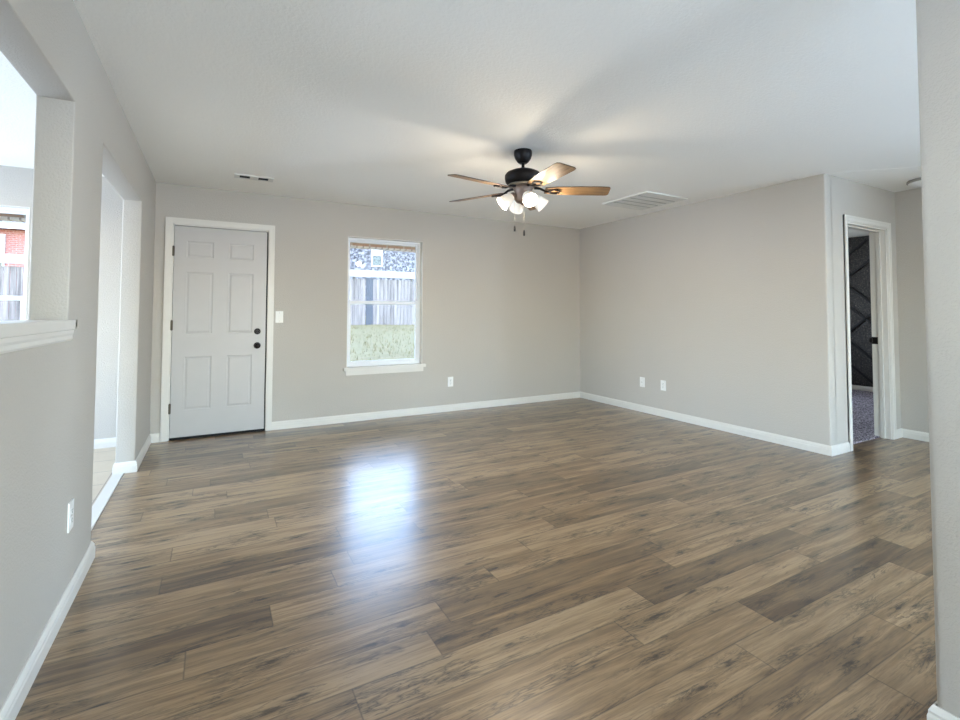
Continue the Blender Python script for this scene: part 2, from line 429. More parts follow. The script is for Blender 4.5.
def build_floor():
    bm = bmesh.new(); uvl = bm.loops.layers.uv.new('plank'); cl = bm.loops.layers.float_color.new('tone')
    Y0 = 1.1385
    known = {-3: 1.95, -2: 2.35, -1: 1.70, 0: 1.955, 1: 2.62, 2: 1.63, 3: .73, 4: .835, 5: 1.15, 6: .22, 7: .50, 8: 1.83, 9: -.19, 14: .02, 17: -.11, 10: .62, 11: 1.05, 12: .33, 13: 1.52, 15: .86, 16: 1.31, -4: .9, -5: .4}
    tones = {(0, 1.955): .12, (0, .735): .55, (1, 2.62): .62, (1, 1.40): .66, (2, 1.63): .16, (2, .41): .80, (3, .73): .36, (3, 1.95): .68,
             (-1, 1.70): .60, (-1, .48): .62, (-1, 2.92): .3, (4, .835): .30, (4, -.385): .62, (5, 1.15): .62, (5, -.07): .55, (6, .22): .70, (6, -1.0): .18, (7, .5): .72,
             (9, -.19): .25, (-2, 1.13): .42, (-3, 1.95): .55, (8, 1.83): .66, (8, .61): .55, (5, 2.37): .60, (6, 1.44): .74, (10, .62): .6, (7, 1.72): .35, (9, 1.03): .5}
    x0, x1, y0, y1 = XLB + .052, XE + .05, YS, D + .02
    k0 = math.floor((y0 - Y0) / PW); k1 = math.ceil((y1 - Y0) / PW)
    rnd = random.Random(11)
    for k in range(k0, k1):
        ya, yb = Y0 + k * PW, Y0 + (k + 1) * PW
        s = known.get(k, rnd.uniform(0, PL))
        j0 = math.floor((x0 - s) / PL); j1 = math.ceil((x1 - s) / PL)
        for j in range(j0, j1):
            xa, xb = s + j * PL, s + (j + 1) * PL
            tn = min(.8, max(.15, rnd.gauss(.60 if xa < .6 else .50, .17))); r1, r2 = rnd.random(), rnd.random()  # left planks toned lighter to paint in the doorway's light
            for (kk, xx), tv in tones.items():
                if kk == k and abs(xx - xa) < .06: tn = tv
            ca, cb, da, db = max(xa, x0), min(xb, x1), max(ya, y0), min(yb, y1)
            if cb - ca < 1e-3 or db - da < 1e-3: continue
            # keep carpet area of the bedroom clear
            pieces = [(ca, cb, da, db)]
            for (a, b, c, d) in pieces:
                if c >= 2.26 and a > XR + .15: continue
                if c >= 2.10 and b > XR + .15:   # clip the hall planks at the carpet line
                    d = min(d, 2.30) if a > XR + .15 else d
                f = bm.faces.new([bm.verts.new(p) for p in ((a, c, 0), (b, c, 0), (b, d, 0), (a, d, 0))])
                for lp in f.loops:
                    co = lp.vert.co
                    lp[uvl].uv = (co.x - xa, co.y - ya); lp[cl] = (tn, r1, r2, 1)
    return obj('floor', bm, M['floor'])
struct(build_floor())
struct(boxobj('floor_subfloor', (XD - .1, XE + .2, YS - .1, D + .14, -.15, -.02), M['concrete']))
struct(boxobj('floor_dining', (XD, XLB + .052, YS, D + .02, -.02, .001), M['tile']))
struct(boxobj('floor_bedroom', (XR + .1, XE + .02, 2.29, D + .02, -.02, .012), M['carpet'], r=.004))
struct(boxobj('trim_threshold', (XLB - .01, XLB + .056, 3.038, 4.507, 0, .009), M['trim'], r=.003))

# ceiling, and the slightly lower hall ceiling with its diagonal edge
struct(boxobj('ceiling', (XD - .14, XE + .2, YS - .14, D + .14, H, H + .15), M['ceil']))
bm = bmesh.new()
poly = [(XR + .004, YC - .001), (XH - .001, YC - .001), (XH - .001, YC - (XH - XR) * 1.075)]
a = [bm.verts.new((x, y, H - .0025)) for x, y in poly]; b = [bm.verts.new((x, y, H + .01)) for x, y in poly]
bm.faces.new(a); bm.faces.new(b)
for i in range(3): bm.faces.new((a[i], a[(i + 1) % 3], b[(i + 1) % 3], b[i]))
struct(obj('ceiling_hall', bm, M['ceil']))

# back wall (shared by living room, dining room and bedroom)
W1 = (1.289, 2.190, .598, 2.074); W2 = (-2.32, -1.405, .598, 2.105); W3 = (6.8, 8.0, .9, 2.05); DR = (-.374, .476, 0, 2.062)
bm = bmesh.new()
wallmesh(bm, 'y', D, D + .13, XD - .12, XE + .12, -.02, H + .01, [W1, W2, W3, DR])
struct(obj('wall_back', bm, M['wall']))
bm = bmesh.new()   # brick veneer outside
wallmesh(bm, 'y', D + .13, D + .24, XD - .2, XE + .2, -.3, H + .4, [(W1[0], W1[1], W1[2] - .05, 1.99), (W2[0], W2[1], W2[2] - .05, 2.03), W3, DR])
struct(obj('wall_outer_brick', bm, M['own_brick']))
for n, (wx0, wx1, wz) in enumerate(((W1[0], W1[1], 1.985), (W2[0], W2[1], 2.02))):
    t_ = struct(boxobj('trim_lintel_%d' % (n + 1), (wx0 - .1, wx1 + .1, D + .132, D + .25, wz - .012, wz + .2), M['soldier'], r=.003))

# left wall with pass-through and doorway
bm = bmesh.new()
wallmesh(bm, 'x', XLB, XL, YS, D + .01, -.02, H + .01, [(.75, 2.478, 1.155, 2.067), (3.032, 4.513, -.02, 2.074)], rb=.016)
struct(obj('wall_left', bm, M['wall'], smooth=True))
# right wall + hall side wall
bm = bmesh.new()
wallmesh(bm, 'x', XR, XR + .12, YC, D + .01, -.02, H + .01, rb=.014, bevel_ends=(True, False))
struct(obj('wall_right', bm, M['wall'], smooth=True))
bm = bmesh.new()
HD = (4.992, 5.768, -.02, 2.052)
wallmesh(bm, 'y', YC, YC + .135, XR + .1, XE + .1, -.02, H + .01, [HD])
struct(obj('wall_hall', bm, M['wall']))
bm = bmesh.new()
wallmesh(bm, 'x', XH, XH + .12, YS - .12, YC + .01, -.02, H + .01, [(-2.4, -.8, .5, 2.1)])
struct(obj('wall_hall_end', bm, M['wall']))
# near wall to the right of the camera (its end is the column in view)
bm = bmesh.new()
wallmesh(bm, 'y', YCOL - .18, YCOL, XC, XC + .18, -.02, H + .01, rb=.016, bevel_ends=(True, True))
struct(obj('wall_near_right', bm, M['wall'], smooth=True))
# walls out of view
bm = bmesh.new()
wallmesh(bm, 'y', YS - .12, YS, XD - .12, XH + .12, -.02, H + .01, [(-.28, 1.62, -.02, 2.1), (1.92, 2.78, .5, 2.1)])
struct(obj('wall_camera_side', bm, M['wall']))
bm = bmesh.new()
wallmesh(bm, 'x', XD - .12, XD, YS, D + .01, -.02, H + .01, [(2.8, 5.0, .55, 2.2)])
struct(obj('wall_dining_side', bm, M['wall']))
bm = bmesh.new()
wallmesh(bm, 'x', XE + .03, XE + .15, YC, D + .01, -.02, H + .01)
struct(obj('wall_bedroom_accent', bm, M['accent']))

# baseboards
BP = [(0, 0), (.015, 0), (.015, .050), (.0125, .058), (.0125, .066), (.007, .078), (.004, .083), (0, .083)]
def base(name, path, mat=None):
    bm = bmesh.new(); sweep(bm, path, [(o, z + .0005) for o, z in BP]); return struct(obj(name, bm, mat or M['trim']))
# 'left of travel' is the room side
base('baseboard_left', [(XLB, 3.032), (XL, 3.032), (XL, YS + .01)][::-1] if False else [(XLB - .0, 3.0325), (XL, 3.0325), (XL, YS + .01)])
base('baseboard_left_far', [(.0 + DR[0] - .06, D), (XL, D), (XL, 4.5125), (XLB, 4.5125), (XLB, D), (XD + .01, D)])
base('baseboard_back', [(4.934, YC), (XR, YC), (XR, D), (DR[1] + .056, D)])
base('baseboard_hall', [(XH, YS + .01), (XH, YC), (5.83, YC)])
base('baseboard_near_right', [(XC + .05, YCOL - .18), (XC, YCOL - .18), (XC, YCOL), (XC + .18, YCOL), (XC + .18, YCOL - .18), (XC + .06, YCOL - .18)])
base('baseboard_bedroom', [(XE + .03, YC + .14), (XE + .03, D - .01)])

# pass-through sill: stool and moulding below
trim = bpy.data.objects.new('trim_sill', None); col.objects.link(trim); trim['kind'] = 'structure'
bm = bmesh.new(); bx(bm, XLB - .02, XL + .024, .70, 2.5, 1.153, 1.183)
bx(bm, XL - .002, XL + .024, 2.478, 2.500, 1.153, 1.183); bx(bm, XL - .002, XL + .024, .62, .70, 1.153, 1.183)
struct(obj('stool', bm, M['trim'], trim))
bm = bmesh.new()
prof = [(XL - .002, 1.153), (XL + .020, 1.153), (XL + .020, 1.146), (XL + .016, 1.143), (XL + .015, 1.130), (XL + .012, 1.121), (XL + .012, 1.108), (XL + .007, 1.100), (XL - .002, 1.100)]
r0 = [bm.verts.new((x, .66, z)) for x, z in prof]; r1 = [bm.verts.new((x, 2.494, z)) for x, z in prof]
for i in range(len(prof)):
    j = (i + 1) % len(prof); bm.faces.new((r0[i], r0[j], r1[j], r1[i]))
bm.faces.new(r0); bm.faces.new(r1[::-1])
struct(obj('apron', bm, M['trim'], trim))

# ------------------------------------------------------------------ windows
def frame(bm, x0, x1, y0, y1, z0, z1, wd, wb=None, wt=None):
    wb = wd if wb is None else wb; wt = wd if wt is None else wt
    bx(bm, x0, x0 + wd, y0, y1, z0, z1); bx(bm, x1 - wd, x1, y0, y1, z0, z1)
    bx(bm, x0 + wd, x1 - wd, y0, y1, z0, z0 + wb); bx(bm, x0 + wd, x1 - wd, y0, y1, z1 - wt, z1)
def make_window(name, w_, sill=True, zmid=1.322):
    x0, x1, z0, z1 = w_
    r = bpy.data.objects.new(name, None); col.objects.link(r); r['kind'] = 'structure'
    r.location = ((x0 + x1) / 2, D + .1, z0)
    def mk(n, bm, mat):
        o = obj(n, bm, mat); o.parent = r; o.matrix_parent_inverse = Matrix.Translation(-r.location); return o
    bm = bmesh.new(); frame(bm, x0, x1, D + .072, D + .128, z0, z1, .028); mk('window_frame', bm, M['vinyl'])
    bm = bmesh.new(); bx(bm, x1 - .004, x1 + .001, D - .002, D + .0715, z0 + .004, z1 - .004); bx(bm, x0 - .001, x0 + .004, D - .002, D + .0715, z0 + .004, z1 - .004); bx(bm, x0 - .001, x1 + .001, D - .002, D + .0715, z1 - .004, z1 + .001); mk('lit_return_liner', bm, M['trim'])  # white liner added, stands in for daylight on the return
    # upper sash (outer), lower sash (inner)
    bm = bmesh.new(); frame(bm, x0 + .028, x1 - .028, D + .100, D + .122, zmid - .01, z1 - .028, .022, .034, .022); mk('upper_sash', bm, M['vinyl'])
    bm = bmesh.new(); frame(bm, x0 + .028, x1 - .028, D + .076, D + .099, z0 + .028, zmid + .028, .030, .034, .036); lo = mk('lower_sash', bm, M['vinyl'])
    bm = bmesh.new(); bx(bm, x0 + .05, x1 - .05, D + .110, D + .113, zmid, z1 - .05); mk('glass_pane', bm, M['glass'])
    bm = bmesh.new(); bx(bm, x0 + .058, x1 - .058, D + .087, D + .090, z0 + .06, zmid + .0); mk('glass_pane', bm, M['glass'])
    if sill:
        bm = bmesh.new(); bx(bm, x0 + .001, x1 - .001, D - .001, D + .072, z0 - .001, z0 + .003); bx(bm, x0 - .036, x1 + .036, D - .038, D + .0, z0 - .030, z0 + .003); bev(bm, .002, 1); mk('window_sill', bm, M['trim'])
        bm = bmesh.new(); bx(bm, x0 - .006, x1 + .012, D - .016, D, z0 - .083, z0 - .030); bev(bm, .002, 1); mk('window_apron', bm, M['trim'])
    return r
make_window('window_1', W1); make_window('window_2', W2); make_window('window_added_3', W3, False, 1.45)  # the last is an unseen bedroom window, added for its daylight lamp
# unseen patio door frame, and a dining side window added for its lamp
bm = bmesh.new(); frame(bm, -.28, 1.62, YS - .10, YS - .03, 0, 2.1, .06); bx(bm, .64, .70, YS - .1, YS - .03, .06, 2.04)
struct(obj('door_3', bm, M['vinyl']))
bm = bmesh.new()
for (a, b, c, d) in ((2.8, 2.85, .55, 2.2), (4.95, 5.0, .55, 2.2), (2.85, 4.95, .55, .6), (2.85, 4.95, 2.15, 2.2), (3.87, 3.93, .6, 2.15)):
    bx(bm, XD - .09, XD - .03, a, b, c, d)
struct(obj('window_added_4', bm, M['vinyl']))

for nm, ax, q in (('window_added_5', 'y', (1.92, 2.78, .5, 2.1)), ('window_added_6', 'x', (-2.4, -.8, .5, 2.1))):  # kitchen windows out of view, added as openings for the lamps
    a, b, c, d = q; bm = bmesh.new()
    for (u0, u1, v0, v1) in ((a, a + .05, c, d), (b - .05, b, c, d), (a + .05, b - .05, c, c + .05), (a + .05, b - .05, d - .05, d), ((a + b) / 2 - .03, (a + b) / 2 + .03, c + .05, d - .05)):
        if ax == 'y': bx(bm, u0, u1, YS - .09, YS - .03, v0, v1)
        else: bx(bm, XH + .03, XH + .09, u0, u1, v0, v1)
    struct(obj(nm, bm, M['vinyl']))
# ------------------------------------------------------------------ front door
d1 = bpy.data.objects.new('door_1', None); col.objects.link(d1); d1['kind'] = 'structure'
def casing(name, parent, x0, x1, zt, y, s, wd=.058):
    """door casing on a wall facing -y: three mitred boards with a stepped face"""
    bm = bmesh.new()
    for (t0, t1, th) in ((0, wd, .010), (.008, wd - .004, .015), (wd - .018, wd, .018)):
        bx(bm, x0 - t1, x0 - t0, y - th, y, 0.001, zt + t1); bx(bm, x1 + t0, x1 + t1, y - th, y, 0.001, zt + t1)
        bx(bm, x0 - t0, x1 + t0, y - th, y, zt + t0, zt + t1)
    return obj(name, bm, M['trim'], parent)
casing('door_casing', d1, DR[0] + .002, DR[1] - .003, DR[3], D, 1)
# jambs and dark weather strip behind the slab edges
bm = bmesh.new()
bx(bm, DR[0], DR[0] + .012, D + .001, D + .13, 0, DR[3]); bx(bm, DR[1] - .006, DR[1], D + .001, D + .13, 0, DR[3]); bx(bm, DR[0], DR[1], D + .001, D + .13, DR[3] - .010, DR[3])
obj('door_jamb', bm, M['trim'], d1)
bm = bmesh.new()
bx(bm, DR[0] + .012, DR[0] + .03, D + .045, D + .075, 0.0, DR[3] - .01); bx(bm, DR[1] - .03, DR[1] - .006, D + .03, D + .075, 0.0, DR[3] - .01)
bx(bm, DR[0] + .012, DR[1] - .006, D + .045, D + .075, DR[3] - .03, DR[3] - .01); bx(bm, DR[0] + .012, DR[1] - .006, D + .012, D + .10, 0.0, .022)
obj('weather_strip', bm, M['shadow'], d1)
def door_slab(parent, X0, X1, Z0, Z1, y, panels, th=.042):
    bm = bmesh.new()
    xs = sorted({X0, X1} | {p[0] for p in panels} | {p[1] for p in panels}); zs = sorted({Z0, Z1} | {p[2] for p in panels} | {p[3] for p in panels})
    grid = {(i, j): bm.verts.new((x, y, z)) for i, x in enumerate(xs) for j, z in enumerate(zs)}
    pf = []
    for i in range(len(xs) - 1):
        for j in range(len(zs) - 1):
            f = bm.faces.new((grid[i, j], grid[i + 1, j], grid[i + 1, j + 1], grid[i, j + 1]))
            xm, zm = (xs[i] + xs[i + 1]) / 2, (zs[j] + zs[j + 1]) / 2
            if any(p[0] < xm < p[1] and p[2] < zm < p[3] for p in panels): pf.append(f)
    bmesh.ops.recalc_face_normals(bm, faces=bm.faces[:])
    if bm.faces[0].normal.y > 0: bmesh.ops.reverse_faces(bm, faces=bm.faces[:])
    for f in pf:
        bmesh.ops.inset_region(bm, faces=[f], thickness=.008, depth=-.003)
        bmesh.ops.inset_region(bm, faces=[f], thickness=.012, depth=-.001)
        bmesh.ops.inset_region(bm, faces=[f], thickness=.020, depth=.003)
    # sides and back
    bnd = [e for e in bm.edges if len(e.link_faces) == 1]
    r = bmesh.ops.extrude_edge_only(bm, edges=bnd)
    nv = [v for v in r['geom'] if isinstance(v, bmesh.types.BMVert)]
    for v in nv: v.co.y += th
    ne = [e for e in r['geom'] if isinstance(e, bmesh.types.BMEdge)]
    bmesh.ops.contextual_create(bm, geom=ne)
    return obj('door_slab', bm, M['door'], parent)
SX0, SX1 = DR[0] + .016, DR[1] - .018
pan = []
for (z0_, z1_) in ((.275, .785), (1.005, 1.605), (1.745, 1.905)):
    pan += [(-.255, -.025, z0_, z1_), (.108, .335, z0_, z1_)]
slab = door_slab(d1, SX0, SX1, .024, 2.046, D + .004, pan)
bm = bmesh.new(); bx(bm, SX0 + .002, SX1 - .002, D + .006, D + .04, .003, .0235); obj('door_sweep', bm, M['shadow'], slab)
def knob(name, z, rad, parent, ball):
    bm = bmesh.new()
    prof = [(0, 0), (rad, 0), (rad, .006), (rad * .82, .012), (rad * .40, .013)]
    if ball: prof += [(rad * .36, .030), (rad * .62, .036), (rad * .86, .050), (rad * .80, .064), (rad * .45, .072), (0, .073)]
    else: prof += [(rad * .55, .014), (rad * .5, .020), (0, .021)]
    lathe(bm, prof, 28)
    if not ball: bx(bm, -.004, .004, -.016, .016, .019, .034)
    return obj(name, bm, M['bronze'], parent, loc=(.3815, D + .004, z), rot=(PI / 2, 0, 0), smooth=True)
knob('deadbolt', 1.020, .031, slab, False); knob('door_knob', .876, .033, slab, True)
for z in (1.80, 1.09, .30):
    bm = bmesh.new(); lathe(bm, [(0, -.05), (.006, -.05), (.0075, -.044), (.0075, .044), (.006, .05), (0, .05)], 12)
    bx(bm, -.012, .010, -.001, .003, -.044, .044)
    obj('hinge', bm, M['brass'], d1, loc=(SX0 - .004, D - .006, z), smooth=True)

# ------------------------------------------------------------------ hall door frame (door stands open inside the bedroom)
d2 = bpy.data.objects.new('door_2', None); col.objects.link(d2); d2['kind'] = 'structure'
casing('door_casing', d2, HD[0] + .004, HD[1] - .004, HD[3] - .002, YC, 1)
bm = bmesh.new()
bx(bm, HD[0], HD[0] + .016, YC, YC + .135, 0.001, HD[3]); bx(bm, HD[1] - .016, HD[1], YC, YC + .135, 0.001, HD[3]); bx(bm, HD[0] + .016, HD[1] - .016, YC, YC + .135, HD[3] - .016, HD[3])
bx(bm, HD[0] + .016, HD[0] + .028, YC + .045, YC + .078, 0.001, HD[3] - .016); bx(bm, HD[1] - .028, HD[1] - .016, YC + .045, YC + .078, 0.001, HD[3] - .016)
bx(bm, HD[0] + .028, HD[1] - .028, YC + .045, YC + .078, HD[3] - .028, HD[3] - .016)
obj('door_jamb', bm, M['trim'], d2)
bm = bmesh.new(); bx(bm, HD[1] - .0185, HD[1] - .0155, YC + .085, YC + .134, .915, .985); bx(bm, HD[1] - .030, HD[1] - .0155, YC + .128, YC + .150, .93, .975)
bev(bm, .001, 1); o = obj('strike_plate', bm, M['bronze'], d2); o['label'] = 'small black strike plate on the jamb'

# chevron battens on the dark bedroom wall
bm = bmesh.new()
def batten(y0, z0, y1, z1, wd=.030):
    p, q = Vector((y0, z0)), Vector((y1, z1)); d = (q - p).normalized(); n = Vector((-d.y, d.x)) * wd / 2
    ring = [p + n, p - n, q - n, q + n]
    a = [bm.verts.new((XE + .031, v.x, v.y)) for v in ring]; b = [bm.verts.new((XE + .010, v.x, v.y)) for v in ring]
    bm.faces.new(a); bm.faces.new(b[::-1])
    for i in range(4): bm.faces.new((a[i], a[(i + 1) % 4], b[(i + 1) % 4], b[i]))
runs = ((75, 165, 138, 110), (78, 225, 147, 165), (78, 228, 147, 292), (78, 287, 147, 350), (78, 386, 147, 318), (78, 386, 147, 452), (78, 455, 147, 518))
for c in range(-3, 3):
    for (a, b, e, f) in runs:
        ta, te = (a - 78) * .0058, (e - 78) * .0058
        if c % 2: ta, te = .4 - ta, .4 - te
        ya, yb = 4.0 - c * .4 - ta, 4.0 - c * .4 - te
        za, zb = 2.43 - (b - 100) * .0055, 2.43 - (f - 100) * .0055
        if min(ya, yb) > YC + .2 and max(ya, yb) < D - .05: batten(ya, za, yb, zb)
struct(obj('trim_chevron', bm, simple('black_batten', (17, 17, 19), .6)))

# ------------------------------------------------------------------ things
def tag(o, label=None, cat=None, group=None):
    if label: o['label'] = label
    if cat: o['category'] = cat
    if group: o['group'] = group
    return o
def empty(name, loc, rz=0):
    o = bpy.data.objects.new(name, None); col.objects.link(o); o.location = loc; o.rotation_euler = (0, 0, rz); return o

# --- ceiling fan
FX, FY = 2.016, 2.997
fan = tag(empty('ceiling_fan', (FX, FY, H)), 'dark bronze ceiling fan with five wood blades and four lit glass shades', 'ceiling fan')
bm = bmesh.new(); lathe(bm, [(0, 0), (.066, 0), (.069, -.012), (.069, -.032), (.060, -.060), (.044, -.084), (.030, -.096), (0, -.096)], 36)
obj('canopy', bm, M['bronze'], fan, smooth=True)
bm = bmesh.new(); lathe(bm, [(0, -.09), (.011, -.09), (.011, -.128), (.030, -.134), (.034, -.158), (0, -.158)], 24)
obj('downrod', bm, M['bronze'], fan, smooth=True)
bm = bmesh.new(); lathe(bm, [(0, -.145), (.050, -.146), (.095, -.156), (.124, -.170), (.137, -.188), (.138, -.212), (.132, -.240), (.118, -.254), (.085, -.262), (0, -.262)], 48)
obj('motor_housing', bm, M['bronze'], fan, smooth=True)
bm = bmesh.new(); lathe(bm, [(.086, -.2615), (.112, -.2585), (.115, -.266), (.108, -.274), (.086, -.276)], 40); obj('flywheel_ring', bm, M['nickel'], fan, smooth=True)  # ring made pale, standing in for lamp light under the motor
bm = bmesh.new(); lathe(bm, [(0, -.255), (.078, -.262), (.080, -.282), (.070, -.296), (.062, -.325), (.064, -.345), (.064, -.372), (.050, -.392), (.020, -.400), (.012, -.412), (0, -.416)], 36)
obj('light_fitter', bm, M['lit_bronze'], fan, smooth=True)
BZ = -.300
def make_blade(ang):
    # outline along +x, pitched 12 degrees
    bm = bmesh.new(); out = [(.165, -.046), (.24, -.058), (.42, -.069), (.60, -.071), (.640, -.066), (.652, -.050), (.662, .050), (.652, .066), (.63, .070), (.42, .067), (.24, .058), (.165, .046)]
    t = .006
    a = [bm.verts.new((x, y, -t / 2)) for x, y in out]; b = [bm.verts.new((x, y, t / 2)) for x, y in out]
    bm.faces.new(a[::-1]); bm.faces.new(b)
    for i in range(len(out)):
        j = (i + 1) % len(out); bm.faces.new((a[i], a[j], b[j], b[i])).material_index = 1
    o = obj('blade', bm, [M['blade'], M['blade_edge']], fan, loc=(0, 0, BZ))
    o.rotation_euler = (Matrix.Rotation(ang, 3, 'Z') @ Matrix.Rotation(math.radians(-12), 3, 'X')).to_euler()
    bm = bmesh.new()
    tube(bm, [(.085, 0, .020), (.13, 0, .014), (.17, 0, -.006), (.20, 0, -.011)], [.011, .009, .008, .008], 10)
    # open scroll plate under the blade root
    for s in (-1, 1):
        tube(bm, [(.19, 0, -.010), (.205, s * .020, -.010), (.235, s * .030, -.010), (.265, s * .022, -.010), (.280, 0, -.010)], .006, 8)
    for (px, py) in ((.205, 0), (.255, .026), (.255, -.026)):
        lathe(bm, [(0, -.018), (.007, -.016), (.008, -.010), (.006, -.003), (0, -.003)], 10, px, py)
    obj('blade_bracket', bm, M['bronze'], o, smooth=True)
    return o
for k in range(5): make_blade(math.radians(-27 + 72 * k))
SP = [(.018, 0), (.023, .004), (.028, .016), (.038, .032), (.046, .052), (.050, .078), (.052, .098), (.055, .108)]
for k in range(4):
    ang = math.radians(255 + 90 * k)
    ca, sa = math.cos(ang), math.sin(ang)
    tilt = math.radians(38)             # below horizontal
    dirv = Vector((ca * math.cos(tilt), sa * math.cos(tilt), -math.sin(tilt)))
    st = Vector((ca * .078, sa * .078, -.345))
    bm = bmesh.new(); inner = [(r - .004, z + .0) for r, z in SP][::-1]
    lathe(bm, SP + [(SP[-1][0] - .002, SP[-1][1] + .002)] + inner, 32)
    q = dirv.to_track_quat('Z', 'Y')
    sh = obj('lamp_shade', bm, M['shade'], fan, smooth=True); sh.location = st; sh.rotation_mode = 'QUATERNION'; sh.rotation_quaternion = q
    bm = bmesh.new(); lathe(bm, [(0, .015), (.013, .016), (.016, .04), (.025, .055), (.027, .070), (.018, .088), (0, .094)], 20)
    obj('light_bulb', bm, M['bulb'], sh, smooth=True)
    bm = bmesh.new(); lathe(bm, [(0, -.012), (.022, -.012), (.026, -.004), (.027, .010), (.021, .012), (0, .012)], 24)
    obj('shade_collar', bm, M['lit_bronze'], sh, smooth=True)
    bm = bmesh.new(); tube(bm, [(ca * .03, sa * .03, -.335), (ca * .05, sa * .05, -.328), tuple(st - dirv * .008)], .009, 8); obj('lamp_arm', bm, M['lit_bronze'], fan, smooth=True)
    ld = bpy.data.lights.new('fan_bulb_light', 'POINT'); ld.energy = 6.5; ld.color = (1, .86, .68); ld.shadow_soft_size = .035
    lo_ = bpy.data.objects.new('fan_bulb_light', ld); col.objects.link(lo_)
    p = Vector((FX, FY, H)) + st + dirv * .125; lo_.location = p
for (dx, dy, zb) in ((-.048, .042, -.612), (.004, -.008, -.648)):
    bm = bmesh.new(); tube(bm, [(dx, dy, -.385), (dx, dy, zb + .045)], .0008, 6); pc = obj('pull_chain', bm, M['nickel'], fan)
    bm = bmesh.new(); lathe(bm, [(0, zb), (.006, zb + .002), (.0075, zb + .012), (.0065, zb + .036), (.003, zb + .046), (0, zb + .047)], 14, dx, dy)
    obj('pull_knob', bm, M['bronze'], pc, smooth=True)

# --- ceiling supply register near the front door
reg = tag(empty('ceiling_vent', (.285, 4.78, H)), 'small narrow white ceiling register near the front door', 'vent')
bm = bmesh.new()
frame_ = ((-.160, .160, -.062, -.045), (-.160, .160, .045, .062), (-.160, -.118, -.045, .045), (.118, .160, -.045, .045), (-.035, .035, -.045, .045))
for a_, b_, c_, d_ in frame_: bx(bm, a_, b_, c_, d_, -.010, -.0005)
obj('frame', bm, M['registr'], reg)
for (a_, b_) in ((-.118, -.035), (.035, .118)):
    bm = bmesh.new(); bx(bm, a_, b_, -.045, .045, -.0025, -.0008); dk = obj('duct_shade_plate', bm, M['shadow'], reg)  # dark plate painted as the shaded duct behind the louvers
    bm = bmesh.new()
    for c_ in (-.030, -.010, .010, .030): bx(bm, a_, b_, c_ - .0015, c_ + .0015, -.009, -.0027)
    obj('louvers', bm, M['slot'], dk)
# --- return air grille
ret = tag(empty('return_air_grille', (4.06, 3.69, H)), 'large square white return air grille on the ceiling right of the fan', 'vent')
bm = bmesh.new(); hw, hh = .305, .315
for a_, b_, c_, d_ in ((-hw, hw, -hh, -hh + .03), (-hw, hw, hh - .03, hh), (-hw, -hw + .03, -hh + .03, hh - .03), (hw - .03, hw, -hh + .03, hh - .03)):
    bx(bm, a_, b_, c_, d_, -.016, -.0005)
bev(bm, .003, 1); obj('frame', bm, M['registr'], ret)
bm = bmesh.new()
for i in range(24):
    y = -hh + .030 + (i + .5) * (2 * hh - .060) / 24
    bx(bm, -hw + .03, hw - .03, y - .0112, y + .0112, -.011, -.008)
obj('louvers', bm, M['registr'], ret)
bm = bmesh.new()
for y in (-.17, -.057, .057, .17): bx(bm, -hw + .03, hw - .03, y - .006, y + .006, -.016, -.012)
obj('cross_bars', bm, M['plate_grey'], ret)
# --- hall light
hl = tag(empty('ceiling_light', (5.66, 1.83, H - .0025)), 'round flush white ceiling light in the hall, partly behind the near wall', 'light')
bm = bmesh.new(); lathe(bm, [(0, 0), (.150, 0), (.155, -.006), (.155, -.020), (.146, -.024), (0, -.024)], 40); obj('base_ring', bm, simple('light_ring', (150, 146, 140), .4, .3), hl, smooth=True)
bm = bmesh.new(); lathe(bm, [(.143, -.0245), (.140, -.034), (.115, -.050), (.06, -.058), (0, -.060), (0, -.0245)], 40); obj('diffuser', bm, M['plate'], hl, smooth=True)

# --- wall plates: built facing -y, at the origin
def plate(name, kind, wd=.072, ht=.118):
    r = empty(name, (0, 0, 0))
    bm = bmesh.new(); bx(bm, -wd / 2, wd / 2, -.006, 0, -ht / 2, ht / 2); bev(bm, .003, 2); obj('cover_plate', bm, M['plate'], r, smooth=True)
    if kind == 'outlet':
        for s in (-1, 1):
            bm = bmesh.new(); bx(bm, -.017, .017, -.008, -.005, s * .0195 - .014, s * .0195 + .014); bev(bm, .002, 1); rc = obj('receptacle', bm, M['plate'], r)
            bm = bmesh.new(); z = s * .0195 + .003
            bx(bm, -.0085, -.006, -.0086, -.0078, z - .005, z + .005); bx(bm, .006, .0085, -.0086, -.0078, z - .004, z + .004); bx(bm, -.0025, .0025, -.0086, -.0078, z - .013, z - .008)
            obj('slots', bm, M['slot'], rc)
    if kind == 'switch':
        bm = bmesh.new(); bx(bm, -.006, .006, -.0075, -.005, -.013, .013); bx(bm, -.004, .004, -.018, -.0065, -.001, .009); obj('toggle', bm, M['plate'], r)
    if kind == 'coax':
        bm = bmesh.new(); lathe(bm, [(0, 0), (.006, 0), (.006, .004), (.0045, .004), (.0045, .012), (0, .012)], 14); obj('coax_socket', bm, M['nickel'], r, loc=(0, -.006, 0), rot=(PI / 2, 0, 0))
    for z in ((.042, -.042) if kind != 'outlet' else (0,)):
        bm = bmesh.new(); bx(bm, -.003, .003, -.0082, -.0055, z - .003, z + .003)
        obj('screw', bm, M['nickel'], r)
    return r
def put(o, loc, rz, label, cat, group=None):
    o.location = loc; o.rotation_euler = (0, 0, rz); tag(o, label, cat, group)
sw = plate('light_switch', 'switch', .075, .12); put(sw, (.587, D - .0005, 1.167), 0, 'white toggle light switch on the wall right of the front door', 'light switch')
o1 = plate('wall_outlet', 'outlet'); put(o1, (2.568, D - .0005, .362), 0, 'white wall outlet on the back wall right of the window', 'outlet', 'wall outlets')
